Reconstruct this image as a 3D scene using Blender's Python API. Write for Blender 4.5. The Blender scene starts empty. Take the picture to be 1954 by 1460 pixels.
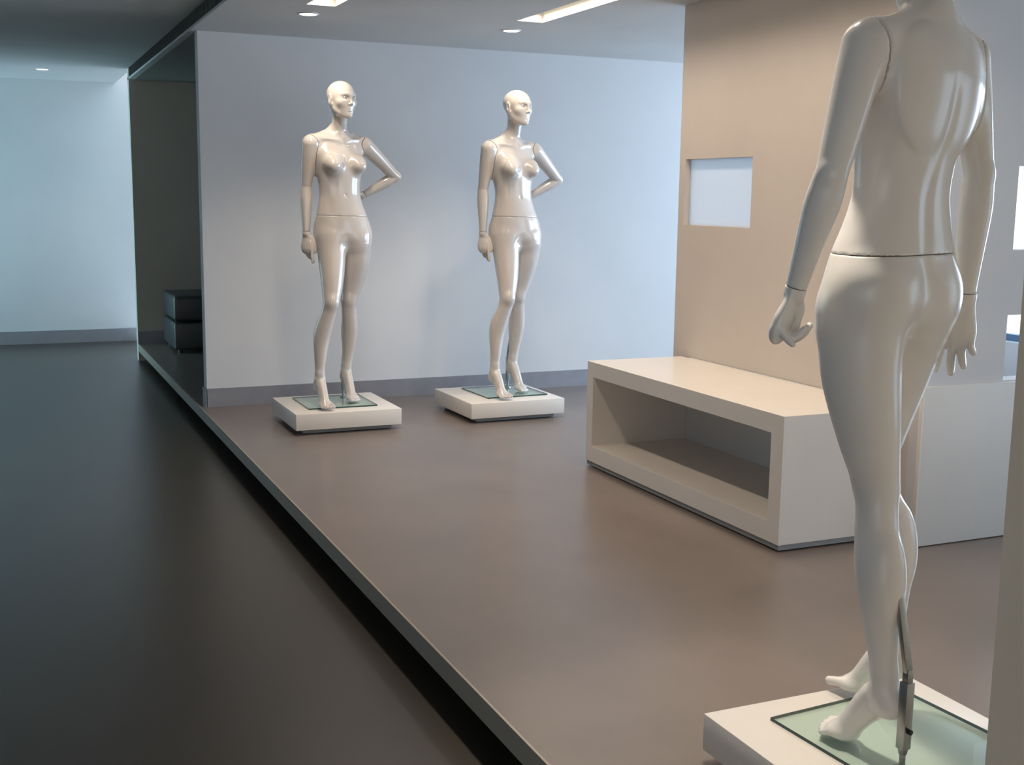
import bpy, bmesh, math, time
import numpy as np
from mathutils import Matrix, Vector
T0 = time.time()
sc = bpy.context.scene
COL = sc.collection

# ------------------------------------------------------------------ helpers
def prop(o, label=None, cat=None, group=None, kind=None):
    if label: o['label'] = label
    if cat: o['category'] = cat
    if group: o['group'] = group
    if kind: o['kind'] = kind
    return o

def empty(name, loc, rz=0.0, **k):
    o = bpy.data.objects.new(name, None); COL.objects.link(o)
    o.empty_display_size = .1
    o.location = loc; o.rotation_euler = (0, 0, rz)
    return prop(o, **k)

def link(name, me, mat=None, parent=None, **k):
    o = bpy.data.objects.new(name, me); COL.objects.link(o)
    if mat and not me.materials: me.materials.append(mat)
    if parent: o.parent = parent
    return prop(o, **k)

class MB:
    """collects boxes / tubes, builds ONE mesh"""
    def __init__(s): s.bm = bmesh.new()
    def box(s, x0, x1, y0, y1, z0, z1):
        g = bmesh.ops.create_cube(s.bm, size=1.0)
        for v in g['verts']:
            v.co = Vector(((x0+x1)/2 + v.co.x*(x1-x0), (y0+y1)/2 + v.co.y*(y1-y0), (z0+z1)/2 + v.co.z*(z1-z0)))
        return s
    def cyl(s, p, q, r0, r1=None, seg=32):
        p, q = Vector(p), Vector(q); r1 = r0 if r1 is None else r1
        d = q-p; rot = Vector((0,0,1)).rotation_difference(d.normalized()).to_matrix().to_4x4()
        m = Matrix.Translation((p+q)/2) @ rot
        bmesh.ops.create_cone(s.bm, cap_ends=True, segments=seg, radius1=r0, radius2=r1, depth=d.length, matrix=m)
        return s
    def bar(s, p, q, w, t, up=(0,1,0)):
        """rectangular bar from p to q, w along up x d, t along the other"""
        p, q = Vector(p), Vector(q); d = (q-p).normalized(); u = Vector(up); a = d.cross(u).normalized(); b = a.cross(d).normalized()
        vs = []
        for e in (p, q):
            for i, j in ((-1,-1),(1,-1),(1,1),(-1,1)):
                vs.append(s.bm.verts.new(e + a*(i*w/2) + b*(j*t/2)))
        f = s.bm.faces
        f.new(vs[0:4][::-1]); f.new(vs[4:8])
        for k in range(4): f.new((vs[k], vs[(k+1)%4], vs[4+(k+1)%4], vs[4+k]))
        return s
    def build(s, name, mat, parent=None, bevel=0.0, seg=2, smooth=False, **k):
        bmesh.ops.recalc_face_normals(s.bm, faces=s.bm.faces)
        if bevel:
            bmesh.ops.bevel(s.bm, geom=list(s.bm.edges), offset=bevel, segments=seg, profile=.5, affect='EDGES')
        me = bpy.data.meshes.new(name); s.bm.to_mesh(me); s.bm.free()
        if smooth or bevel:
            me.polygons.foreach_set('use_smooth', [True]*len(me.polygons)); me.set_sharp_from_angle(angle=math.radians(35))
        return link(name, me, mat, parent, **k)

def frame_ring(name, mat, parent=None, outer=None, inner=None, axis='x', d0=0, d1=0, **k):
    """rectangular ring; outer/inner=(a0,a1,z0,z1), extruded along axis d0..d1"""
    bm = bmesh.new()
    def P(a, d, z): return (d, a, z) if axis == 'x' else (a, d, z)
    V = {}
    for nm, r in (('o', outer), ('i', inner)):
        for d in (d0, d1):
            V[nm, d] = [bm.verts.new(P(a, d, z)) for a, z in ((r[0], r[2]), (r[1], r[2]), (r[1], r[3]), (r[0], r[3]))]
    for k_ in range(4):
        n = (k_+1) % 4
        bm.faces.new((V['o',d0][k_], V['o',d0][n], V['i',d0][n], V['i',d0][k_]))
        bm.faces.new((V['o',d1][n], V['o',d1][k_], V['i',d1][k_], V['i',d1][n]))
        bm.faces.new((V['o',d0][n], V['o',d0][k_], V['o',d1][k_], V['o',d1][n]))
        bm.faces.new((V['i',d0][k_], V['i',d0][n], V['i',d1][n], V['i',d1][k_]))
    bmesh.ops.recalc_face_normals(bm, faces=bm.faces)
    me = bpy.data.meshes.new(name); bm.to_mesh(me); bm.free()
    return link(name, me, mat, parent, **k)

# ------------------------------------------------------------------ materials
def mat_base(name, col, rough=.5, metal=0, spec=.5, coat=0, noise=None, bump=0, bscale=300, rnoise=0):
    m = bpy.data.materials.new(name); m.use_nodes = True
    nt = m.node_tree; b = nt.nodes['Principled BSDF']
    b.inputs['Base Color'].default_value = (*col, 1); b.inputs['Roughness'].default_value = rough
    b.inputs['Metallic'].default_value = metal; b.inputs['Specular IOR Level'].default_value = spec
    b.inputs['Coat Weight'].default_value = coat; b.inputs['Coat Roughness'].default_value = .08
    tc = nt.nodes.new('ShaderNodeTexCoord')
    if noise:   # (scale, colour2, contrast lo, hi)
        n = nt.nodes.new('ShaderNodeTexNoise'); n.inputs['Scale'].default_value = noise[0]; n.inputs['Detail'].default_value = 6
        n.inputs['Roughness'].default_value = .6
        nt.links.new(tc.outputs['Object'], n.inputs['Vector'])
        r = nt.nodes.new('ShaderNodeValToRGB'); r.color_ramp.elements[0].position = noise[2]; r.color_ramp.elements[1].position = noise[3]
        r.color_ramp.elements[0].color = (*col, 1); r.color_ramp.elements[1].color = (*noise[1], 1)
        nt.links.new(n.outputs['Fac'], r.inputs['Fac']); nt.links.new(r.outputs['Color'], b.inputs['Base Color'])
        if rnoise:
            mr = nt.nodes.new('ShaderNodeMapRange'); mr.inputs['From Min'].default_value=.3; mr.inputs['From Max'].default_value=.7
            mr.inputs['To Min'].default_value = rough-rnoise; mr.inputs['To Max'].default_value = rough+rnoise
            nt.links.new(n.outputs['Fac'], mr.inputs['Value']); nt.links.new(mr.outputs['Result'], b.inputs['Roughness'])
    if bump:
        n2 = nt.nodes.new('ShaderNodeTexNoise'); n2.inputs['Scale'].default_value = bscale; n2.inputs['Detail'].default_value = 3
        nt.links.new(tc.outputs['Object'], n2.inputs['Vector'])
        bp = nt.nodes.new('ShaderNodeBump'); bp.inputs['Strength'].default_value = bump; bp.inputs['Distance'].default_value = .002
        nt.links.new(n2.outputs['Fac'], bp.inputs['Height']); nt.links.new(bp.outputs['Normal'], b.inputs['Normal'])
    return m

def mat_emit(name, col, strength):
    m = bpy.data.materials.new(name); m.use_nodes = True
    b = m.node_tree.nodes['Principled BSDF']
    b.inputs['Base Color'].default_value = (*col, 1)
    b.inputs['Emission Color'].default_value = (*col, 1); b.inputs['Emission Strength'].default_value = strength
    return m

def mat_glass(name, col, rough=.02, ior=1.45):
    """thin clear sheet: tinted see-through plus a fresnel mirror coat"""
    m = bpy.data.materials.new(name); m.use_nodes = True; nt = m.node_tree; nt.nodes.clear()
    o = nt.nodes.new('ShaderNodeOutputMaterial'); mx = nt.nodes.new('ShaderNodeMixShader'); tr = nt.nodes.new('ShaderNodeBsdfTransparent')
    gl = nt.nodes.new('ShaderNodeBsdfGlossy'); fr = nt.nodes.new('ShaderNodeFresnel'); fr.inputs['IOR'].default_value = ior
    tr.inputs['Color'].default_value = (*col, 1); gl.inputs['Roughness'].default_value = rough
    ge = nt.nodes.new('ShaderNodeNewGeometry'); iv = nt.nodes.new('ShaderNodeMath'); iv.operation='SUBTRACT'; iv.inputs[0].default_value=1; nt.links.new(ge.outputs['Backfacing'], iv.inputs[1])
    ml = nt.nodes.new('ShaderNodeMath'); ml.operation='MULTIPLY'; nt.links.new(fr.outputs[0], ml.inputs[0]); nt.links.new(iv.outputs[0], ml.inputs[1])
    nt.links.new(ml.outputs[0], mx.inputs[0]); nt.links.new(tr.outputs[0], mx.inputs[1]); nt.links.new(gl.outputs[0], mx.inputs[2])
    nt.links.new(mx.outputs[0], o.inputs['Surface']); return m
def mat_frosted(name, col):
    m = bpy.data.materials.new(name); m.use_nodes = True; nt = m.node_tree; b = nt.nodes['Principled BSDF']
    o = nt.nodes['Material Output']; mx = nt.nodes.new('ShaderNodeMixShader'); tl = nt.nodes.new('ShaderNodeBsdfTranslucent')
    tl.inputs['Color'].default_value = (*col, 1); b.inputs['Base Color'].default_value = (*col, 1); b.inputs['Roughness'].default_value = .5
    mx.inputs[0].default_value = .55
    nt.links.new(b.outputs[0], mx.inputs[1]); nt.links.new(tl.outputs[0], mx.inputs[2]); nt.links.new(mx.outputs[0], o.inputs['Surface']); return m

M = dict(
    wall=mat_base('matte_white_wall_paint', (.66,.66,.67), .75, bump=.08, noise=(2.0,(.63,.63,.645),.35,.65)),
    wall_beige=mat_base('matte_warm_white_wall_paint', (.66,.59,.53), .7, bump=.08, noise=(2.0,(.63,.56,.50),.35,.65)),
    alcove_ceil=mat_base('alcove_ceiling_painted_shade', (.25,.24,.21), .85, noise=(1.5,(.24,.23,.20),.35,.65)),  # ceiling colour darkened to paint in the alcove's shade
    wall_near=mat_base('matte_tan_wall_paint', (.92,.76,.58), .7, noise=(2.0,(.89,.73,.55),.35,.65)),
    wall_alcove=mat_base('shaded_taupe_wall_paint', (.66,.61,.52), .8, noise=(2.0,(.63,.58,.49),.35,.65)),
    ceil=mat_base('matte_ceiling_paint', (.58,.58,.57), .85, noise=(1.5,(.55,.55,.54),.35,.65)),
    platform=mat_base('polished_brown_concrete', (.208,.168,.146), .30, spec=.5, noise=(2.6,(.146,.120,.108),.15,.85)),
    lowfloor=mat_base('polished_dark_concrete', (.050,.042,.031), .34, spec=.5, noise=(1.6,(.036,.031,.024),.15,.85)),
    fascia=mat_base('grey_metal_edge', (.34,.30,.245), .5, noise=(6,(.31,.275,.225),.3,.7)),
    dark=mat_base('dark_recess', (.02,.02,.022), .7),
    basebd=mat_base('brushed_grey_baseboard', (.30,.30,.33), .4, metal=.3, noise=(12,(.27,.27,.30),.35,.65)),
    lacq=mat_base('white_satin_lacquer', (.74,.69,.635), .32, spec=.4, noise=(3,(.72,.67,.615),.4,.6)),
    lacq_cool=mat_base('pale_satin_lacquer', (.68,.68,.67), .38, spec=.4, noise=(3,(.66,.66,.65),.4,.6)),
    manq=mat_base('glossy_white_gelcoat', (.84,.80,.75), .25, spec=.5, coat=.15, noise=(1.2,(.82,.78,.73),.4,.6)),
    pearl=mat_base('glossy_pearl_shaded_gelcoat', (.60,.545,.505), .17, spec=.7, coat=.5, noise=(1.2,(.575,.52,.48),.4,.6)),  # darker gelcoat copy, its tone stands in for shading on the far figures
    steel=mat_base('brushed_steel', (.42,.44,.43), .32, metal=1, noise=(40,(.36,.38,.37),.3,.7)),
    black=mat_base('black_plastic', (.012,.012,.013), .4),
    leather=mat_base('black_leather', (.045,.052,.052), .42, spec=.8, bump=.25, bscale=160, noise=(8,(.028,.032,.032),.3,.7)),
    grille=mat_base('dark_grille_metal', (.055,.055,.05), .5, metal=.2),
    slot=mat_emit('warm_light_diffuser', (1,.86,.62), 1.15),
    lampw=mat_emit('white_lamp_lens', (.95,.97,1), 6),
    rim=mat_base('white_lamp_trim', (.7,.7,.7), .4),
    glassplate=mat_glass('tinted_plate_glass', (.90,.965,.945), .03, 1.5), glassedge=mat_base('dark_green_glass_edge', (.02,.07,.065), .15),
    frost=mat_frosted('frosted_panel', (.80,.83,.86)), footgrey=mat_base('grey_recessed_foot', (.26,.26,.26), .5),
    pane=mat_glass('window_glass', (.97,.99,1), .0),
    winframe=mat_base('blue_grey_window_frame', (.08,.16,.28), .4),
)

# ------------------------------------------------------------------ camera (solved from the room's vanishing points)
W = Matrix(((0.9161128535, 0.0504395436, -0.397734952), (-0.400713083, 0.1471022953, -0.9043173889), (0.0128943679, 0.9878343824, 0.1549740885)))
# rows = world axes written in camera coordinates -> columns are camera axes in the world
cam_d = bpy.data.cameras.new('camera'); cam = bpy.data.objects.new('camera', cam_d); COL.objects.link(cam)
cam_d.sensor_width = 36; cam_d.lens = 36*2250/1954; cam_d.clip_start = .05
cam.matrix_world = Matrix.Translation((0, 0, 1.31)) @ W.to_4x4()
sc.camera = cam

# ------------------------------------------------------------------ implicit surfaces
def nrm(v): v = np.asarray(v, float); return v/np.linalg.norm(v)
def smin(a, b, k):
    h = np.clip(.5 + .5*(b-a)/k, 0, 1); return b*(1-h) + a*h - k*h*(1-h)
def smax(a, b, k): return -smin(-a, -b, k)
FAR = .25
class Prim:
    def __init__(s, lo, hi, f, m=.07): s.lo = np.asarray(lo)-m; s.hi = np.asarray(hi)+m; s.f = f
    def __call__(s, P):
        mk = np.all((P > s.lo) & (P < s.hi), axis=1); d = np.full(len(P), FAR)
        if mk.any(): d[mk] = np.minimum(s.f(P[mk]), FAR)
        return d
def basis(f=(0,-1,0), u=(0,0,1)):
    """columns: left(+x when facing -y), forward, up"""
    f = nrm(f); u = np.asarray(u, float); l = nrm(np.cross(u, f)) * 1.0; l = nrm(np.cross(f, u))*-1
    u = np.cross(l, f); u = u if u[2] >= 0 or abs(u[2]) < 1e-6 else -u
    return np.array([l, f, u]).T
def ell(c, r, R=None):
    c = np.asarray(c, float); r = np.asarray(r, float); R = np.eye(3) if R is None else R
    def f(P):
        q = (P-c) @ R; k0 = np.linalg.norm(q/r, axis=1); k1 = np.linalg.norm(q/r**2, axis=1)
        return k0*(k0-1)/np.maximum(k1, 1e-9)
    e = np.abs(R) @ r
    return Prim(c-e, c+e, f)
def catmull(pts, n):
    p = np.asarray(pts, float); p = np.vstack([2*p[0]-p[1], p, 2*p[-1]-p[-2]]); out = []
    for i in range(1, len(p)-2):
        for t in np.linspace(0, 1, n, endpoint=False):
            a, b, c, d = p[i-1], p[i], p[i+1], p[i+2]
            out.append(.5*((2*b)+(-a+c)*t+(2*a-5*b+4*c-d)*t*t+(-a+3*b-3*c+d)*t**3))
    out.append(p[-2]); return np.array(out)
def tube(pts, n=5, flat=None):
    """pts rows x,y,z,r ; flat=(dir, factor): thickness along dir scaled"""
    q = catmull(pts, n) if len(pts) > 2 else np.asarray(pts, float)
    C, r = q[:, :3], q[:, 3]
    if flat is not None:
        dv = nrm(flat[0]); fac = flat[1]
    def f(P):
        best = np.full(len(P), 9.)
        PP = P
        for i in range(len(C)-1):
            a, b = C[i], C[i+1]; ab = b-a; L = ab@ab
            if L < 1e-12: continue
            t = np.clip(((PP-a)@ab)/L, 0, 1)
            off = PP - a - t[:, None]*ab
            if flat is not None:
                w = off@dv; dd = np.sqrt(np.maximum((off**2).sum(1) - w*w, 0) + (w/fac)**2)
                rr = r[i]+(r[i+1]-r[i])*t
                tl = np.sqrt((off**2).sum(1)); d = tl*(1-rr/np.maximum(dd, 1e-6))
                d = np.where(dd < 1e-6, -rr, d)
            else:
                d = np.sqrt((off**2).sum(1)) - (r[i]+(r[i+1]-r[i])*t)
            best = np.minimum(best, d)
        return best
    R = r.max()*(1 if flat is None else max(1, flat[1]))
    return Prim(C.min(0)-R, C.max(0)+R, f)
def loft(sec, nz=6):
    """rows: z, cx, cy, a(half width), bf(front), bb(back), yaw deg, exponent"""
    S = catmull(sec, nz); z = S[:, 0]
    def f(P):
        zc = np.clip(P[:, 2], z[0], z[-1])
        g = [np.interp(zc, z, S[:, j]) for j in range(1, 8)]
        cx, cy, a, bf, bb, yaw, ex = g; t = np.radians(yaw)
        dx, dy = P[:, 0]-cx, P[:, 1]-cy
        u = dx*np.cos(t)+dy*np.sin(t); v = dx*np.sin(t)-dy*np.cos(t)
        b = np.where(v > 0, bf, bb)
        rho = (np.abs(u/a)**ex + np.abs(v/b)**ex)**(1/ex)
        ra = np.sqrt(u*u+v*v)
        d = np.where(rho > .2, ra*(1-1/np.maximum(rho, .2)), -np.minimum(a, b)*.9)
        dz = np.abs(P[:, 2]-zc)
        return np.where(dz > 0, np.where(d > 0, np.sqrt(np.maximum(d, 0)**2+dz*dz), np.maximum(d, dz)), d)
    m = max(S[:, 3].max(), S[:, 4].max(), S[:, 5].max())
    return Prim((S[:,1].min()-m, S[:,2].min()-m, z.min()), (S[:,1].max()+m, S[:,2].max()+m, z.max()), f)
class U:
    """smooth union / cut chain"""
    def __init__(s, p): s.ops = [('a', p, 0)]
    def add(s, p, k): s.ops.append(('a', p, k)); return s
    def sub(s, p, k): s.ops.append(('s', p, k)); return s
    def __call__(s, P):
        d = None
        for o, p, k in s.ops:
            e = p(P)
            if d is None: d = e
            elif o == 'a': d = smin(d, e, k) if k > 0 else np.minimum(d, e)
            else: d = smax(d, -e, k)
        return d

def surface_nets(f, lo, hi, h):
    lo = np.asarray(lo, float); n = np.ceil((np.asarray(hi)-lo)/h).astype(int)+1
    st = 5; n = ((n+st-1)//st)*st
    cb = n//st
    I = np.stack(np.meshgrid(*[np.arange(c) for c in cb], indexing='ij'), -1).reshape(-1, 3)
    cen = lo + (I*st + (st-1)/2)*h
    fc = f(cen)
    thr = st*h*.5*1.75 + h*2 + .004
    act = np.abs(fc) < thr
    V = np.repeat(np.repeat(np.repeat(fc.reshape(cb), st, 0), st, 1), st, 2)
    off = np.stack(np.meshgrid(*[np.arange(st)]*3, indexing='ij'), -1).reshape(-1, 3)
    G = (I[act][:, None, :]*st + off[None]).reshape(-1, 3)
    vals = np.empty(len(G)); CH = 400000
    for i in range(0, len(G), CH): vals[i:i+CH] = f(lo + G[i:i+CH]*h)
    V[G[:, 0], G[:, 1], G[:, 2]] = vals
    S = V < 0
    nx, ny, nz = V.shape
    c = [S[i:nx-1+i, j:ny-1+j, k:nz-1+k] for i in (0,1) for j in (0,1) for k in (0,1)]
    sm = sum(x.astype(np.int8) for x in c)
    cell = np.argwhere((sm > 0) & (sm < 8))
    idx = -np.ones((nx-1, ny-1, nz-1), np.int64); idx[cell[:,0], cell[:,1], cell[:,2]] = np.arange(len(cell))
    corners = np.array([(i,j,k) for i in (0,1) for j in (0,1) for k in (0,1)])
    cv = np.stack([V[cell[:,0]+a, cell[:,1]+b, cell[:,2]+g] for a,b,g in corners], 1)
    acc = np.zeros((len(cell), 3)); cnt = np.zeros(len(cell))
    for a in range(8):
        for b in range(a+1, 8):
            if np.abs(corners[a]-corners[b]).sum() != 1: continue
            va, vb = cv[:, a], cv[:, b]; x = (va < 0) != (vb < 0)
            t = np.where(x, va/np.where(x, va-vb, 1), 0)
            acc += np.where(x[:, None], corners[a]+t[:, None]*(corners[b]-corners[a]), 0); cnt += x
    pos = lo + (cell + acc/np.maximum(cnt, 1)[:, None])*h
    quads = []
    for ax in range(3):
        sl0 = [slice(1, -1)]*3; sl1 = [slice(1, -1)]*3
        sl0 = [slice(1, None) if i != ax else slice(0, -1) for i in range(3)]
        A = S[tuple(slice(1, s-1) if i != ax else slice(0, s-1) for i, s in enumerate(S.shape))]
        B = S[tuple(slice(1, s-1) if i != ax else slice(1, s) for i, s in enumerate(S.shape))]
        e = np.argwhere(A != B); flip = A[e[:,0], e[:,1], e[:,2]]
        e = e.copy()
        for i in range(3):
            if i != ax: e[:, i] += 1
        u, v = [(1,2),(2,0),(0,1)][ax]
        def at(du, dv):
            q = e.copy(); q[:, u] -= du; q[:, v] -= dv; return idx[q[:,0], q[:,1], q[:,2]]
        q = np.stack([at(1,1), at(0,1), at(0,0), at(1,0)], 1)
        q[~flip] = q[~flip][:, ::-1]
        quads.append(q[(q >= 0).all(1)])
    quads = np.vstack(quads)
    # pull the vertices onto the exact surface
    ee = h*.25; tet = np.array([(1,-1,-1),(-1,-1,1),(-1,1,-1),(1,1,1)])
    for it in range(2):
        g = np.zeros_like(pos); m0 = np.zeros(len(pos))
        for t in tet:
            d = f(pos+t*ee); g += d[:, None]*t; m0 += d
        g /= 4*ee; m0 /= 4
        gl = np.maximum((g**2).sum(1), .2)
        step = -(m0/gl)[:, None]*g
        sl = np.linalg.norm(step, axis=1); step *= np.minimum(1, h*.6/np.maximum(sl, 1e-9))[:, None]
        pos = pos+step
    return pos, quads
def relax(p, q, mask, n=12):
    """a little Laplacian smoothing of the vertices in mask"""
    e = np.vstack([q[:, [0,1]], q[:, [1,2]], q[:, [2,3]], q[:, [3,0]]]); e = np.vstack([e, e[:, ::-1]])
    cnt = np.bincount(e[:,0], minlength=len(p)); w = (mask(p)*.5)[:, None]
    for _ in range(n):
        a = np.stack([np.bincount(e[:,0], weights=p[e[:,1], i], minlength=len(p)) for i in range(3)], 1)/np.maximum(cnt, 1)[:, None]
        p = p + w*(a-p)
    return p
def sdf_mesh(name, f, lo, hi, h, mask=None):
    t = time.time()
    p, q = surface_nets(f, lo, hi, h)
    if mask: p = relax(p, q, mask)
    me = bpy.data.meshes.new(name)
    me.vertices.add(len(p)); me.vertices.foreach_set('co', p.ravel().astype(np.float32))
    me.loops.add(len(q)*4); me.loops.foreach_set('vertex_index', q.ravel().astype(np.int32))
    me.polygons.add(len(q)); me.polygons.foreach_set('loop_start', np.arange(0, len(q)*4, 4, dtype=np.int32))
    me.polygons.foreach_set('use_smooth', np.ones(len(q), bool))
    me.update(calc_edges=True); me.validate()
    me.set_sharp_from_angle(angle=math.radians(50))
    print('sdf', name, len(p), round(time.time()-t, 1))
    return me

# ------------------------------------------------------------------ mannequin figure (faces -y, feet at z=0)
SEAM = 1.062
def foot(ank, heel, ball, yaw, big):
    """big=+1 when the great toe lies on +x"""
    t = math.radians(yaw); fd = np.array((math.sin(t), -math.cos(t), 0)); sd = np.array((math.cos(t), math.sin(t), 0))*big
    a, hl, b = map(np.asarray, (ank, heel, ball))
    ins = a*.45+b*.55 + np.array((0,0,.006))
    g = U(tube([(*(a+(0,0,.04)), .025), (*a, .027), (*(a*.75+b*.25+(0,0,.006)), .029), (*ins, .027), (*(b*.85+a*.15), .024), (*b, .020)], 4))
    g.add(ell(hl, (.026,.031,.029)), .02)
    g.add(tube([(*(a*.5+hl*.5), .027), (*hl, .022)]), .02)
    g.add(tube([(*hl, .021), (*(hl*.55+b*.45+(0,0,.004)), .019), (*(b*.9+hl*.1), .020)], 4), .02)
    g.add(ell(b+fd*.004-(0,0,.004), (.040,.036,.019), np.array([sd, fd, (0,0,1)]).T), .018)
    for ms, z in ((1,.02),(-1,.01)):
        g.add(ell(a+sd*.020*ms+(0,0,z*.5), (.012,.012,.014)), .012)      # ankle bones
    for i, (s, L, r) in enumerate(((.027,.060,.0115),(.010,.062,.0088),(-.005,.056,.0082),(-.018,.048,.0078),(-.030,.038,.0075))):
        p0 = b+sd*s*.95+fd*.012+np.array((0,0,-.004)); p1 = b+sd*s+fd*(L*.6); p2 = b+sd*s*1.02+fd*L
        zz = r+.0005
        g.add(tube([(*p0, r*1.15), (p1[0],p1[1],zz+.006,r), (p2[0],p2[1],zz,r*.95)], 4), .007)
    return g
def hand(w, d, n, thumb, curl, spread=1.0, ln=1.0, thumb_in=.35, fk=1.0):
    """w wrist, d towards the fingers, n palm normal, thumb = direction of the thumb side; curl = per finger joint angles"""
    w = np.asarray(w, float); d = nrm(d); n = np.asarray(n, float); n = nrm(n-d*(n@d)); t = nrm(np.cross(d, n)); t = t if t@np.asarray(thumb, float) > 0 else -t
    at = lambda a, b, c=0: w+d*a*ln+t*b*ln+n*c*ln
    g = U(tube([(*at(-.03,0), .0225), (*at(0,0), .0225), (*at(.025,.001), .027), (*at(.055,.001,-.002), .034), (*at(.078,0,-.003), .036)], 4, flat=(n, .50)))
    fl = ((.027,.042,.026,.021,.0086),(.009,.046,.029,.022,.0088),(-.009,.043,.027,.021,.0085),(-.025,.034,.021,.018,.0076))
    for i, (s, l1, l2, l3, r) in enumerate(fl):
        ang = 0; p = at(.072-(.008 if i == 3 else .003 if i == 0 else 0), s*.95, -.004)
        pts = [(*at(.045, s*.7, -.003), r*1.05), (*p, r*1.22)]
        for L, c in zip((l1,l2,l3), curl[i]):
            ang += math.radians(c)
            dd = d*math.cos(ang)+n*math.sin(ang)+t*(s*2.2*spread)*max(0, math.cos(ang))
            p = p+nrm(dd)*L*ln*fk; pts.append((*p, r if L != l3 else r*.78))
        g.add(tube(pts, 4), .007)
    tb = [(*at(.012,.010,.004), .015), (*at(.034,.030,.010), .0145), (*at(.060,.041,.012+.02*thumb_in), .0105), (*at(.085,.042-.012*thumb_in,.018+.05*thumb_in), .0085), (*at(.103,.038-.02*thumb_in,.022+.07*thumb_in), .007)]
    g.add(tube(tb, 4), .010)
    return g

def head_field(hc, yaw, pitch=0):
    t = math.radians(yaw)
    f = np.array((math.sin(t)*math.cos(pitch), -math.cos(t)*math.cos(pitch), math.sin(pitch)))
    l = np.array((math.cos(t), math.sin(t), 0.)); u = np.cross(f, l); u = u if u[2] > 0 else -u
    R = np.array([l, f, u]).T; hc = np.asarray(hc, float)
    at = lambda L, F, Uu: hc + l*L + f*F + u*Uu
    E = lambda L, F, Uu, rl, rf, ru: ell(at(L,F,Uu), (rl, rf, ru), R)
    g = U(E(0,-.008,.030, .070,.091,.073))
    g.add(E(0,.010,.0, .062,.076,.068), .03)
    g.add(E(0,.026,-.036, .050,.054,.056), .03)
    g.add(tube([(*at(.051,-.004,-.040), .012), (*at(.041,.026,-.068), .011), (*at(.018,.056,-.088), .012), (*at(0,.064,-.091), .013), (*at(-.018,.056,-.088), .012), (*at(-.041,.026,-.068), .011), (*at(-.051,-.004,-.040), .012)], 5), .03)
    g.add(E(0,.052,-.058, .030,.027,.030), .025)                         # muzzle
    g.add(E(0,.071,-.087, .013,.011,.012), .014)                         # chin
    g.add(tube([(*at(-.042,.066,.025), .005), (*at(-.020,.080,.025), .006), (*at(0,.083,.019), .007), (*at(.020,.080,.025), .006), (*at(.042,.066,.025), .005)], 3), .016)
    for s in (-1, 1):
        g.add(E(s*.038,.056,-.020, .016,.014,.014), .03)                 # cheek bones
        g.sub(E(s*.031,.089,.005, .022,.020,.0120), .007)               # eye sockets
        g.add(E(s*.031,.0635,.004, .0165,.0130,.0100), .003)
        g.add(tube([(*at(s*.015,.077,.004), .0020), (*at(s*.029,.0800,.0115), .0026), (*at(s*.048,.066,.005), .0018)], 4), .003)
        g.add(tube([(*at(s*.016,.077,.001), .0018), (*at(s*.030,.0785,-.0055), .0020), (*at(s*.047,.066,.002), .0016)], 4), .003)
    g.add(tube([(*at(0,.080,.020), .006), (*at(0,.089,-.002), .0062), (*at(0,.0985,-.025), .0072)], 4), .012)
    for s in (-1, 1): g.add(E(s*.0085,.088,-.029, .0055,.008,.005), .007)
    for s in (-1, 1): g.sub(E(s*.005,.094,-.036, .0022,.003,.003), .002)
    g.add(tube([(*at(-.019,.070,-.0570), .0015), (*at(-.006,.0795,-.0530), .0042), (*at(0,.0800,-.0542), .0038), (*at(.006,.0795,-.0530), .0042), (*at(.019,.070,-.0570), .0015)], 4), .004)
    g.add(tube([(*at(-.017,.070,-.0595), .0015), (*at(0,.0785,-.0645), .0052), (*at(.017,.070,-.0595), .0015)], 4), .004)
    g.sub(tube([(*at(-.019,.074,-.0582), .0006), (*at(0,.0855,-.0592), .0009), (*at(.019,.074,-.0582), .0006)], 4), .0025)
    g.sub(E(0,.088,-.0745, .014,.006,.005), .010)
    for s in (-1, 1):
        er = U(ell(at(s*.072,-.008,-.004), (.0075,.019,.031), np.array([nrm(l*1+f*(-.35*s)), nrm(f*1+l*.35*s), u]).T))
        er.sub(ell(at(s*.080,-.003,.002), (.006,.010,.017), R), .004)
        er.add(E(s*.070,.001,-.026, .006,.009,.010), .006)
        g.add(er, .008)
    return g, at

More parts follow.
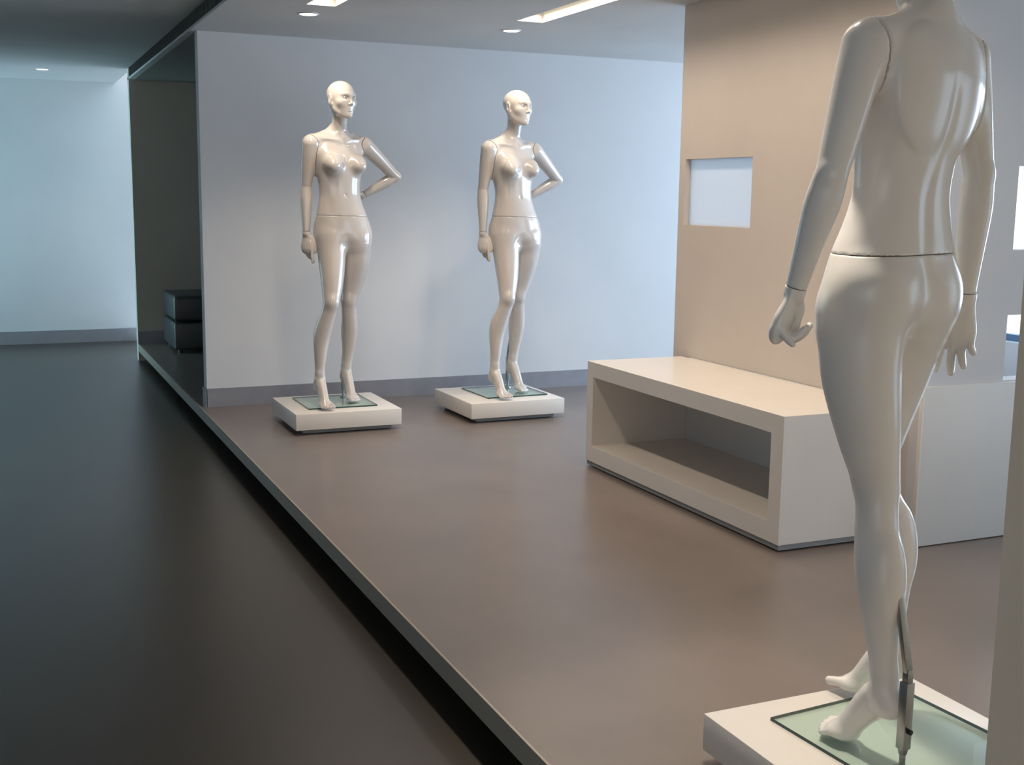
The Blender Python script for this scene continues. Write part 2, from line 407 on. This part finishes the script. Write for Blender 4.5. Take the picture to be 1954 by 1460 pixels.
def build_body(pose):
    # ---- torso
    sec = [  # z, cx, cy, a, bf, bb, yaw, exp
        (.895,.052,.000,.080,.060,.050,0,2.1), (.925,.053,-.002,.135,.088,.080,0,2.2), (.96,.053,-.004,.157,.098,.092,1,2.3),
        (1.00,.051,-.004,.158,.099,.090,2,2.3), (1.06,.046,-.003,.147,.096,.083,3,2.25), (1.12,.040,-.001,.130,.089,.073,5,2.2),
        (1.18,.036,.001,.118,.083,.067,7,2.2), (1.24,.035,.003,.121,.085,.073,9,2.2), (1.30,.035,.006,.131,.089,.084,10,2.25),
        (1.36,.035,.010,.142,.088,.092,11,2.3), (1.41,.035,.014,.148,.080,.092,12,2.3), (1.45,.035,.018,.142,.064,.083,12,2.2),
        (1.49,.034,.022,.116,.052,.066,12,2.1), (1.515,.033,.024,.080,.046,.052,12,2.0)]
    c12, s12 = math.cos(math.radians(12)), math.sin(math.radians(12))
    ch = np.array((.035,.014,0.)); l = np.array((c12, s12, 0)); f = np.array((s12, -c12, 0)); u = np.array((0,0,1.))
    at = lambda L, F, Z: ch+l*L+f*F+u*Z
    Rc = np.array([l, f, u]).T
    T = U(loft(sec))
    for s in (-1, 1):
        T.add(tube([(*at(s*.02,-.030,1.540), .027), (*at(s*.075,-.022,1.508), .028), (*at(s*.150,-.012,1.476), .036)], 4), .035)     # trapezius / shoulder slope
        T.add(ell(at(s*.076,.082,1.352), (.052,.042,.052), Rc), .035)
        T.add(ell(at(s*.081,.114,1.338), (.026,.018,.024), Rc), .030)
        T.add(ell(at(s*.085,-.050,1.385), (.060,.022,.090), Rc), .050)                                                  # shoulder blade
        T.add(tube([(*at(s*.018,.047,1.478), .004), (*at(s*.075,.040,1.487), .003), (*at(s*.140,.008,1.488), .005)], 4), .024)          # collar bone
    for (x, y, z, rx, ry, rz) in ((-.022,.008,.982,.088,.076,.080), (.126,.030,.988,.090,.078,.080)):
        T.add(ell((x, y, z), (rx, ry, rz)), .030)
    for x in (-.018, .122): T.add(ell((x, -.020, .915), (.084, .074, .070)), .040)
    nb = np.array(pose['head'])
    T.add(tube([(.034,.030,1.47,.058), (.036,.024,1.53,.047), (.040,.006,1.58,.0425), (nb[0]-.004,nb[1]+.022,nb[2]-.055,.044)], 5), .030)
    H, hat = head_field(nb, pose['hyaw'], pose.get('hpitch', 0))
    T.add(H, .018)
    T.sub(tube([(.050,.108,1.00,.002), (.043,.090,1.08,.003), (.038,.080,1.18,.004), (*at(0,-.092,1.30), .004), (*at(0,-.108,1.38), .003), (*at(0,-.125,1.46), .001)], 5), .026)   # spine
    T.sub(tube([(.051,.080,.87,.014), (.051,.098,.91,.015), (.051,.108,.96,.013), (.050,.108,1.01,.008), (.050,.106,1.045,.001)], 4), .007)                             # cleft
    T.sub(ell((.050,-.090,1.178), (.006,.012,.009)), .012)                                                         # navel
    T.sub(tube([(.043,-.094,1.20,.002), (.038,-.100,1.28,.003)]), .020)
    T.sub(ell(at(0,.066,1.492), (.012,.012,.010), Rc), .015)
    # ---- legs
    RL = U(tube([(-.022,-.014,.94,.086), (-.027,-.050,.82,.077), (-.037,-.090,.70,.0635), (-.051,-.120,.60,.0485), (-.055,-.124,.575,.046), (-.064,-.118,.53,.0435),
                 (-.090,-.098,.43,.0465), (-.103,-.090,.36,.0445), (-.112,-.096,.27,.0345), (-.117,-.097,.18,.0262), (-.117,-.098,.145,.027)], 10))
    RL.add(ell((-.053,-.155,.585), (.026,.018,.030)), .03)
    RL.add(ell((-.098,-.074,.40), (.035,.030,.085)), .03)
    RL.add(foot((-.117,-.100,.142), (-.121,-.080,.108), (-.113,-.194,.024), 5, 1), .015)
    LL = U(tube([(.130,.006,.94,.086), (.130,.006,.83,.082), (.117,.024,.70,.0655), (.097,.034,.60,.0490), (.093,.036,.575,.047), (.096,.042,.53,.0435),
                 (.107,.062,.43,.0470), (.107,.074,.36,.0450), (.100,.082,.27,.0345), (.091,.086,.18,.0262), (.088,.086,.155,.027)], 10))
    LL.add(ell((.091,.003,.585), (.026,.018,.030)), .03)
    LL.add(ell((.106,.092,.40), (.036,.032,.085)), .03)
    LL.add(foot((.088,.084,.156), (.086,.104,.126), (.092,-.016,.024), 6, -1), .015)
    B = lambda P: smin(T(P), smin(RL(P), LL(P), .008), .030)
    # ---- arms
    arms = {}
    for side in ('R', 'L'):
        a = pose[side]; S, E_, Wr = map(np.array, (a['sh'], a['el'], a['wr']))
        m = lambda p, q, k: p*(1-k)+q*k
        A = U(tube([(*S, .046), (*m(S,E_,.25), .0435), (*m(S,E_,.6), .0375), (*m(S,E_,.9), .0325), (*E_, .0315), (*m(E_,Wr,.10), .0335), (*m(E_,Wr,.28), .0350), (*m(E_,Wr,.6), .0285), (*m(E_,Wr,.88), .0225), (*Wr, .0215)], 5))
        A.add(ell(E_+nrm(E_-m(S,Wr,.5))*.012, (.016,.016,.018)), .02)
        Hd = hand(**a['hand'])
        arms[side] = (A, Hd, Wr, nrm(Wr-E_))
    return B, arms

POSE_R = dict(sh=(-.134,-.012,1.458), el=(-.150,.026,1.222), wr=(-.158,.006,.962),
              hand=dict(w=(-.158,.006,.962), d=(.05,-.08,-1), n=(.60,.75,0), thumb=(.8,-.6,0),
                        curl=((-6,0,4),(16,22,14),(24,30,16),(30,34,18)), thumb_in=-.3, ln=1.03))
POSES = {
 'hip': dict(head=(.040,-.036,1.703), hyaw=20, R=POSE_R,
    L=dict(sh=(.204,.048,1.458), el=(.412,.140,1.290), wr=(.222,.172,1.178),
           hand=dict(w=(.222,.172,1.178), d=(-.88,-.10,-.35), n=(-.05,-1,-.2), thumb=(-.4,0,.9), curl=((10,15,10),)*4, ln=.95))),
 'down': dict(head=(.040,-.036,1.703), hyaw=20, R=POSE_R,
    L=dict(sh=(.206,.046,1.462), el=(.282,.056,1.218), wr=(.300,-.012,.985),
           hand=dict(w=(.300,-.012,.985), d=(.22,-.21,-1), n=(-.52,.85,-.1), thumb=(-.8,-.55,0), spread=.1, ln=.95, fk=.80,
                     curl=((60,72,25),(58,76,25),(56,72,25),(40,18,8)), thumb_in=.0))),
}
GAP = .0007
def cutplane(p, n): p = np.asarray(p); n = np.asarray(n); return lambda P: (P-p)@n
def make_meshes(key, h=.0040, share=None):
    B, arms = build_body(POSES[key]); out = {}
    seamn = nrm((.02, .02, 1)); sp = cutplane((.05,0,SEAM), seamn)
    def joined(P):
        return B(P)
    def upper(P):
        b = B(P); d = b
        for s in 'RL':
            A = arms[s][0]; a = A(P)
            near = P[:, 2] > 1.28
            bl = np.where(near, smin(b, a, .030), b)
            d = np.minimum(d, np.where((b < a) & near, bl, b))
            d = np.maximum(d, np.where(near, (b-a)*.5+GAP, -1))
        return np.maximum(d, -sp(P)+GAP)
    out['upper_body'] = sdf_mesh('upper_body', upper, (-.19,-.21,1.03), (.28,.20,1.84), h)
    if key == 'hip':
        out['lower_body'] = sdf_mesh('lower_body', lambda P: np.maximum(B(P), sp(P)+GAP), (-.20,-.30,-.03), (.27,.24,1.10), h, lambda p: np.clip((p[:,2]-.17)/.05, 0, 1)*np.clip((.90-p[:,2])/.05, 0, 1))
    for s in 'RL':
        if share and s == 'R':
            out['arm', s] = share['arm', s]; out['hand', s] = share['hand', s]; continue
        A, Hd, Wr, wd = arms[s]; wp = cutplane(Wr-wd*.012, wd)
        def arm(P):
            a = A(P); near = P[:, 2] > 1.28
            b = np.where(near, B(P), FAR)
            d = np.where(near, smin(a, b, .030), a)
            d = np.maximum(d, np.where(near, (a-b)*.5+GAP, -1))
            return np.maximum(d, wp(P)+GAP)
        pts = np.array([POSES[key][s][k] for k in ('sh','el','wr')])
        out['arm', s] = sdf_mesh('arm', arm, pts.min(0)-.075, pts.max(0)+.075, h)
        def hnd(P): return np.maximum(smin(Hd(P), A(P), .008), -wp(P)+GAP)
        hd = POSES[key][s]['hand']; c = np.array(hd['w'])+nrm(hd['d'])*.08
        if (key, s) != ('down', 'R') or True:
            out['hand', s] = sdf_mesh('hand', hnd, c-.125, c+.125, .0022)
    return out

MESH = {'hip': make_meshes('hip')}
MESH['down'] = make_meshes('down', share=MESH['hip'])
MESH['down']['lower_body'] = MESH['hip']['lower_body']
print('figures', round(time.time()-T0, 1))

def edge_faces(o):
    o.data.materials.append(M['glassedge'])
    for p in o.data.polygons:
        if abs(p.normal.z) < .5: p.material_index = 1

def mannequin(key, loc, rz, label, glass_c, k=1.0):
    t = empty('mannequin', loc, rz, label=label, cat='mannequin')
    mm = MESH[key]
    parts = [link('upper_body', mm['upper_body'], M['manq'], t), link('lower_body', mm['lower_body'], M['manq'], t)]
    for s in 'RL':
        a = link('arm', mm['arm', s], M['manq'], t); parts.append(a)
        parts.append(link('hand', mm['hand', s], M['manq'], a))
    for o in parts:
        if o.parent == t: o.location.z = .0115; o.scale = (k, k, k)
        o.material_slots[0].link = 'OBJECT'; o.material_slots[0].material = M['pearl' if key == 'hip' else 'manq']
    # glass foot plate, 40 cm square
    gx, gy = glass_c
    g_ = MB().box(gx-.20, gx+.20, gy-.20, gy+.20, 0.0, .008).build('glass_base_plate', M['glassplate'], t, label='square greenish glass foot plate')
    edge_faces(g_)
    # support rod behind the left calf
    rx, ry = .086, .146
    rod = MB()
    rod.cyl((rx,ry,.008), (rx,ry,.016), .021, .019)
    rod.cyl((rx,ry,.014), (rx,ry,.050), .0065)
    rod.cyl((rx,ry,.045), (rx,ry,.060), .0085, .0115)
    rod.bar((rx,ry,.058), (rx,ry,.205), .022, .022)
    rod.bar((rx,ry,.200), (rx,ry,.232), .016, .016)
    rod.bar((rx,ry,.226), (.101,.120,.398), .018, .012)
    r = rod.build('support_rod', M['steel'], t, bevel=.0015, label='bent grey steel support rod behind the calf')
    MB().cyl((rx+.0,ry+.008,.100), (rx,ry+.019,.100), .0058, seg=20).build('set_screw', M['black'], r, label='small black set screw')
    return t

def plinth(loc, label, rz=0):
    t = empty('display_plinth', loc, rz, label=label, cat='plinth', group='low white plinths under the mannequins')
    MB().box(-.303,.303,-.300,.300,.030,.120).build('top_block', M['lacq'], t, bevel=.002)
    MB().box(-.255,.255,-.255,.255,.004,.031).box(-.22,.22,-.22,.22,0,.005).build('recessed_foot', M['footgrey'], t, label='grey recessed foot')
    return t

plinth((1.777,6.578,0), 'low square white plinth under the mannequin nearest the wall corner')
plinth((2.803,6.580,0), 'low square white plinth under the mannequin beside the open display bench', math.radians(1))
plinth((1.777,1.908,0), 'low square white plinth in the corner under the back-turned mannequin')
ZT = .1205
mannequin('hip', (1.777,6.575,ZT), 0, 'glossy white bald mannequin with hand on hip, standing nearest the wall corner', (-.002,.025))
mannequin('hip', (2.845,6.570,ZT), math.radians(2), 'glossy white bald mannequin with hand on hip, beside the open display bench', (.012,.045))
mannequin('down', (1.773,1.948,ZT), math.radians(184), 'large glossy white mannequin seen from behind with both arms hanging down', (-.035,.02), 1.012)

# ------------------------------------------------------------------ room
ZC, ZL, LOW = 2.262, 2.352, -.15
def S(name, mat, *boxes, bevel=0, **k):
    m = MB()
    for b in boxes: m.box(*b)
    return m.build(name, mat, bevel=bevel, kind='structure', **k)
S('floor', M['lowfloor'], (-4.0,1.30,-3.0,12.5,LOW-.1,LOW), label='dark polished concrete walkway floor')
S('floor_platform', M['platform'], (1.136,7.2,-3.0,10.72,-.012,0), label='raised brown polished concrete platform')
S('trim_1', M['fascia'], (1.128,1.175,-3.0,10.72,-.065,-.0005), label='grey edge of the raised platform')
S('trim_2', M['dark'], (1.30,7.2,-3.0,10.72,LOW-.1,-.012), label='dark recess below the platform edge')  # near-black colour paints in the shade under the platform edge
S('wall_back', M['wall'], (1.172,7.2,7.36,7.46,-.012,ZC+.3))
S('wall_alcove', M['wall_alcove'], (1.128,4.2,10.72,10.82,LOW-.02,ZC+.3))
S('wall_far', M['wall'], (-4.0,7.2,12.24,12.34,LOW-.02,2.7))
S('wall_alcove_right', M['wall'], (4.1,4.2,7.46,10.72,-.012,ZC+.3))
S('baseboard_back', M['basebd'], (1.168,7.2,7.349,7.36,0,.115), (1.163,1.172,7.349,7.47,0,.115))
S('baseboard_alcove', M['basebd'], (1.128,4.1,10.709,10.72,0,.11))
S('baseboard_far', M['basebd'], (-4.0,7.2,12.229,12.24,LOW,LOW+.125))
# ceiling over the platform with two long light slots
slots = ((1.515,1.665,2.6,6.09), (2.680,2.835,2.2,6.09))
def ceiling_with_holes(name, x0, x1, y0, y1, z, holes, mat):
    xs = sorted({x0, x1, *[h[0] for h in holes], *[h[1] for h in holes]}); ys = sorted({y0, y1, *[h[2] for h in holes], *[h[3] for h in holes]})
    bm = bmesh.new()
    vv = {(x, y): bm.verts.new((x, y, z)) for x in xs for y in ys}
    for i in range(len(xs)-1):
        for j in range(len(ys)-1):
            cx, cy = (xs[i]+xs[i+1])/2, (ys[j]+ys[j+1])/2
            if any(h[0] < cx < h[1] and h[2] < cy < h[3] for h in holes): continue
            bm.faces.new((vv[xs[i],ys[j]], vv[xs[i],ys[j+1]], vv[xs[i+1],ys[j+1]], vv[xs[i+1],ys[j]]))
    for h in holes:
        for (a, b) in (((h[0],h[2]),(h[1],h[2])), ((h[1],h[2]),(h[1],h[3])), ((h[1],h[3]),(h[0],h[3])), ((h[0],h[3]),(h[0],h[2]))):
            p = [bm.verts.new((a[0],a[1],z)), bm.verts.new((b[0],b[1],z)), bm.verts.new((b[0],b[1],z+.12)), bm.verts.new((a[0],a[1],z+.12))]
            bm.faces.new(p)
    me = bpy.data.meshes.new(name); bm.to_mesh(me); bm.free()
    return link(name, me, mat, kind='structure')
ceiling_with_holes('ceiling', 1.16, 7.2, -3.0, 10.82, ZC, slots, M['ceil'])
S('ceiling_walkway', M['ceil'], (-4.0,1.16,-3.0,12.34,ZL,ZL+.1))
S('trim_3', M['ceil'], (1.128,1.165,-3.0,10.82,ZC-.002,2.276), (1.140,1.165,-3.0,10.82,2.27,ZL+.3))
gv = empty('linear_ceiling_grille', (1.13,4,ZC), label='long dark linear air grille in the ceiling step above the platform edge', cat='air grille')
gm = MB()
y = -2.9-4
for k in range(330):
    yy = -6.9 + k*.0413
    gm.box(-.004,.008,yy,yy+.012,.015,.088)
o = gm.build('slats', M['grille'], gv)
MB().box(.006,.0098,-6.95,6.76,.014,.089).build('backing', M['dark'], gv)
for i, (x0,x1,y0,y1) in enumerate(slots):
    t = empty('recessed_light_slot', ((x0+x1)/2,(y0+y1)/2,ZC), label=('long warm glowing ceiling slot, the shorter visible one above the wall-corner mannequin','long warm glowing ceiling slot above the mannequin beside the open display bench')[i], cat='ceiling light', group='warm recessed ceiling slots')
    a, b = (x1-x0)/2-.001, (y1-y0)/2-.001
    MB().box(-a,a,-b,b,.095,.118).build('diffuser', M['slot'], t, label='warm glowing diffuser')
def downlight(x, y, z, label):
    t = empty('downlight', (x,y,z), label=label, cat='ceiling light', group='round white downlights')
    bm = bmesh.new()
    prof = [(.044,-.001),(.050,-.006),(.056,-.004),(.058,.002)]; seg = 40; rings = []
    for r, zz in prof: rings.append([bm.verts.new((r*math.cos(2*math.pi*i/seg), r*math.sin(2*math.pi*i/seg), zz)) for i in range(seg)])
    for a, b in zip(rings, rings[1:]):
        for i in range(seg): bm.faces.new((a[i], a[(i+1)%seg], b[(i+1)%seg], b[i]))
    me = bpy.data.meshes.new('trim_ring'); bm.to_mesh(me); bm.free()
    for p in me.polygons: p.use_smooth = True
    link('trim_ring', me, M['rim'], t)
    MB().cyl((0,0,-.0045),(0,0,.001), .0455, seg=40).build('lens', M['lampw'], t, label='bright white round lens')
downlight(1.60,6.39,ZC, 'small round white downlight near the warm slot above the wall-corner mannequin')
downlight(2.80,6.44,ZC, 'small round white downlight at the end of the warm slot near the display bench')
downlight(.47,11.2,ZL, 'small round white downlight over the dark walkway by the far blue-lit wall')

# partition block on the right with square openings (thin walls, open behind)
px = 3.205
def wall_open_x(name, mat, x0, x1, y0, y1, z0, z1, holes):
    boxes = []; cur = y0
    for (a, b, c, d) in sorted(holes):
        boxes += [(x0,x1,cur,a,z0,z1), (x0,x1,a,b,z0,c), (x0,x1,a,b,d,z1)]; cur = b
    boxes.append((x0,x1,cur,y1,z0,z1)); return S(name, mat, *boxes)
wall_open_x('wall_partition', M['wall_beige'], px, px+.10, 3.475, 5.215, -.005, ZC+.1, [(4.585,5.160,1.185,1.510)])
w = empty('window_4', (px+.03,4.8725,1.185), kind='structure')  # frosted panel added to tone down the light seen in this opening
MB().box(0,.008,-.2875,.2875,0,.325).build('pane', M['frost'], w)
# face of the partition towards the camera, two square openings further right
fy0, fy1 = 3.395, 3.475
S('wall_partition_front', M['wall'], (px,3.585,fy0,fy1,-.005,ZC+.1), (3.585,4.40,fy0,fy1,-.005,.63), (3.585,4.40,fy0,fy1,.885,1.135), (3.585,4.40,fy0,fy1,1.455,ZC+.1), (3.99,4.40,fy0,fy1,.63,1.5))
# cabinet below, flush with the partition front
t = empty('storage_cabinet', (3.45,3.42,0), label='tall plain white storage cabinet behind the back-turned mannequin', cat='cabinet')
MB().box(-.262,.52,-.040,-.026,.004,.625).build('door', M['lacq_cool'], t, bevel=.001)
MB().box(-.277,-.264,-.042,-.0255,.0,.628).build('side_panel', M['lacq'], t, bevel=.001)

# low open display bench against the partition
t = empty('display_bench', (2.65,3.52,0), label='low white open-fronted display bench against the beige partition wall', cat='bench')
L, D, H0, H1 = 1.585, .553, .028, .523
def ring_bench():
    bm = bmesh.new()
    o = (0, L, H0, H1); i = (.075, L-.062, .108, .448)
    V = {}
    for nm, r in (('o', o), ('i', i)):
        for d in (0, D-.02):
            V[nm, d] = [bm.verts.new((d, a, z)) for a, z in ((r[0], r[2]), (r[1], r[2]), (r[1], r[3]), (r[0], r[3]))]
    d0, d1 = 0, D-.02
    for k_ in range(4):
        n = (k_+1) % 4
        bm.faces.new((V['o',d0][k_], V['o',d0][n], V['i',d0][n], V['i',d0][k_]))
        bm.faces.new((V['o',d1][n], V['o',d1][k_], V['i',d1][k_], V['i',d1][n]))
        bm.faces.new((V['o',d0][n], V['o',d0][k_], V['o',d1][k_], V['o',d1][n]))
        bm.faces.new((V['i',d0][k_], V['i',d0][n], V['i',d1][n], V['i',d1][k_]))
    bmesh.ops.recalc_face_normals(bm, faces=bm.faces)
    bmesh.ops.bevel(bm, geom=list(bm.edges), offset=.0015, segments=2, profile=.5, affect='EDGES')
    me = bpy.data.meshes.new('frame'); bm.to_mesh(me); bm.free()
    return link('frame', me, M['lacq'], t)
ring_bench()
MB().box(D-.019,D-.002,0,L-.068,H0,H1).build('back_panel', M['lacq_cool'], t)
MB().box(.006,D-.01,.006,L-.006,.007,.0285).box(.03,D-.03,.03,L-.03,0,.008).build('recessed_foot', M['footgrey'], t, label='thin grey recessed foot')

# blurred near wall end at the right edge of the view
S('wall_near', M['wall_near'], (1.345,3.0,1.17,1.25,-.005,ZC+.1))

# right outside wall with tall windows
rx = 7.0
def right_wall():
    ys = [(3.0,4.9),(5.2,7.1)]
    boxes = [(rx,rx+.2,1.0,7.46,-.02,.28), (rx,rx+.2,1.0,7.46,2.12,ZC+.2)]; cur = 1.0
    for a, b in ys: boxes.append((rx,rx+.2,cur,a,.28,2.12)); cur = b
    boxes.append((rx,rx+.2,cur,7.46,.28,2.12))
    S('wall_right', M['wall'], *boxes)
    for i, (a, b) in enumerate(ys):
        w = empty('window_%d' % (i+1), (rx+.1,(a+b)/2,.28), kind='structure')
        h = (b-a)/2
        frame_ring('window_frame', M['winframe'], w, (-h,h,0,1.84), (-h+.05,h-.05,.05,1.79), 'x', -.03, .03)
        MB().box(-.02,.02,-.02,.02,.05,1.79).box(-.02,.02,-h+.05,h-.05,.62,.66).build('mullion', M['winframe'], w)
        MB().box(-.003,.003,-h+.05,h-.05,.05,1.79).build('pane', M['pane'], w)
right_wall()
# left outside wall of the walkway with an unseen window bay added to light the far wall
S('wall_left', M['wall'], (-4.0,-3.8,-3.0,10.6,LOW-.02,2.5), (-4.0,-3.8,10.6,12.3,LOW-.02,.1), (-4.0,-3.8,10.6,12.3,2.2,2.5), (-4.0,-3.8,12.15,12.3,LOW,2.5))
w = empty('window_3', (-3.9,11.375,.1), kind='structure')
frame_ring('window_frame', M['winframe'], w, (-.775,.775,0,2.1), (-.72,.72,.06,2.04), 'x', -.03, .03)
MB().box(-.003,.003,-.72,.72,.06,2.04).build('pane', M['pane'], w)

# dark lounge chair in the alcove
t = empty('lounge_chair', (1.338,9.95,0), 0, label='black leather cube lounge chair in the dim alcove behind the wall corner', cat='chair')
def cushion(name, x0,x1,y0,y1,z0,z1, r=.03): return MB().box(x0,x1,y0,y1,z0,z1).build(name, M['leather'], t, bevel=r, seg=4)
cushion('seat_base', 0,.62,.0,.70,.030,.255,.018)
cushion('seat_cushion', 0,.50,.0,.70,.263,.475,.030)
b = MB().box(-.075,.075,0,.70,0,.62).build('backrest', M['leather'], t, bevel=.05, seg=4)
b.location = (.505,0,.25); b.rotation_euler = (0, math.radians(6), 0)
for x in (.05,.57):
    for yy in (.06,.64):
        MB().cyl((x,yy,0),(x,yy,.034),.02,seg=16).build('leg', M['black'], t)
S('ceiling_alcove_shade_sheet', M['alcove_ceil'], (1.166,4.1,7.462,10.72,ZC-.006,ZC-.002))  # thin dark sheet under the real ceiling, stands in for alcove shade

# ------------------------------------------------------------------ light
def area(name, loc, rot, sx, sy, power, col, spread=180):
    d = bpy.data.lights.new(name, 'AREA'); d.shape = 'RECTANGLE'; d.size = sx; d.size_y = sy; d.energy = power; d.color = col; d.spread = math.radians(spread)
    o = bpy.data.objects.new(name, d); COL.objects.link(o); o.location = loc; o.rotation_euler = rot; return o
def spot(name, loc, target, power, col, ang, blend=.4, r=.03):
    d = bpy.data.lights.new(name, 'SPOT'); d.energy = power; d.color = col; d.spot_size = math.radians(ang); d.spot_blend = blend; d.shadow_soft_size = r
    o = bpy.data.objects.new(name, d); COL.objects.link(o); o.location = loc
    o.rotation_euler = (Vector(target)-Vector(loc)).to_track_quat('-Z', 'Y').to_euler(); return o
BLUE = (.62,.80,1.0); WARM = (1.0,.84,.68)
for a, b, p in ((3.0,4.9,70),(5.2,7.1,105)):
    area('window_daylight', (rx-.05,(a+b)/2,1.2), (0, math.radians(90), 0), 1.7, b-a-.1, p, BLUE)
o = area('walkway_added_light', (-3.7,11.5,1.15), (0, math.radians(-90), math.radians(18)), 1.9, 1.3, 80, (.45,.84,1.0), 100)  # added cool lamp at the unseen window bay, tints the far wall blue
for (x0,x1,y0,y1), p in zip(slots, (19,25)):
    area('slot_light', ((x0+x1)/2,(y0+y1)/2,ZC+.05), (0,0,0), x1-x0-.03, y1-y0-.03, p, WARM, 140)
spot('downlight_lamp', (1.60,6.43,ZC-.02), (1.72,6.45,0), 19, (1,.86,.68), 100, .5, .035)
spot('downlight_lamp', (2.80,6.44,ZC-.02), (2.86,6.46,0), 16, (1,.86,.68), 100, .5, .035)
spot('slot_spot', (1.56,6.00,ZC+.03), (1.80,6.50,1.2), 17, (1,.88,.72), 60, .6, .03)
spot('slot_spot', (2.74,6.00,ZC+.03), (2.86,6.50,1.2), 17, (1,.88,.72), 60, .6, .03)
spot('downlight_lamp', (1.56,2.36,ZC-.01), (1.70,1.97,.1), 110, (1,.90,.76), 64, .7, .05)
spot('downlight_lamp', (.47,11.2,ZL-.02), (.47,11.2,0), 8, (1,.95,.88), 110, .8)
wd = bpy.data.worlds.new('world'); sc.world = wd; wd.use_nodes = True
nt = wd.node_tree; bg = nt.nodes['Background']
tc = nt.nodes.new('ShaderNodeTexCoord'); sx = nt.nodes.new('ShaderNodeSeparateXYZ'); nt.links.new(tc.outputs['Generated'], sx.inputs[0])
ab = nt.nodes.new('ShaderNodeMath'); ab.operation = 'MULTIPLY_ADD'; nt.links.new(sx.outputs['Y'], ab.inputs[0]); ab.inputs[1].default_value = .6; nt.links.new(sx.outputs['X'], ab.inputs[2])
rp = nt.nodes.new('ShaderNodeValToRGB'); m2 = nt.nodes.new('ShaderNodeMath'); m2.operation = 'MULTIPLY_ADD'; nt.links.new(ab.outputs[0], m2.inputs[0]); m2.inputs[1].default_value = 1/1.8; m2.inputs[2].default_value = .6/1.8
nt.links.new(m2.outputs[0], rp.inputs['Fac'])
rp.color_ramp.elements[0].position = .78; rp.color_ramp.elements[0].color = (1.55,2.05,2.6,1)
for ps, cc in ((.0,(1.34,1.32,1.28,1)),(.22,(1.45,1.75,2.05,1)),(.5,(1.55,2.05,2.6,1))):
    e_ = rp.color_ramp.elements.new(ps); e_.color = cc
rp.color_ramp.elements[-1].position = .98; rp.color_ramp.elements[-1].color = (1.8,2.05,2.3,1)
nt.links.new(rp.outputs['Color'], bg.inputs['Color']); bg.inputs['Strength'].default_value = 1.0

sc.view_settings.view_transform = 'Standard'; sc.view_settings.look = 'None'
sc.view_settings.exposure = 0; sc.view_settings.gamma = 1
sc.cycles.use_denoising = True
sc.cycles.max_bounces = 8
print('script', round(time.time()-T0, 1))
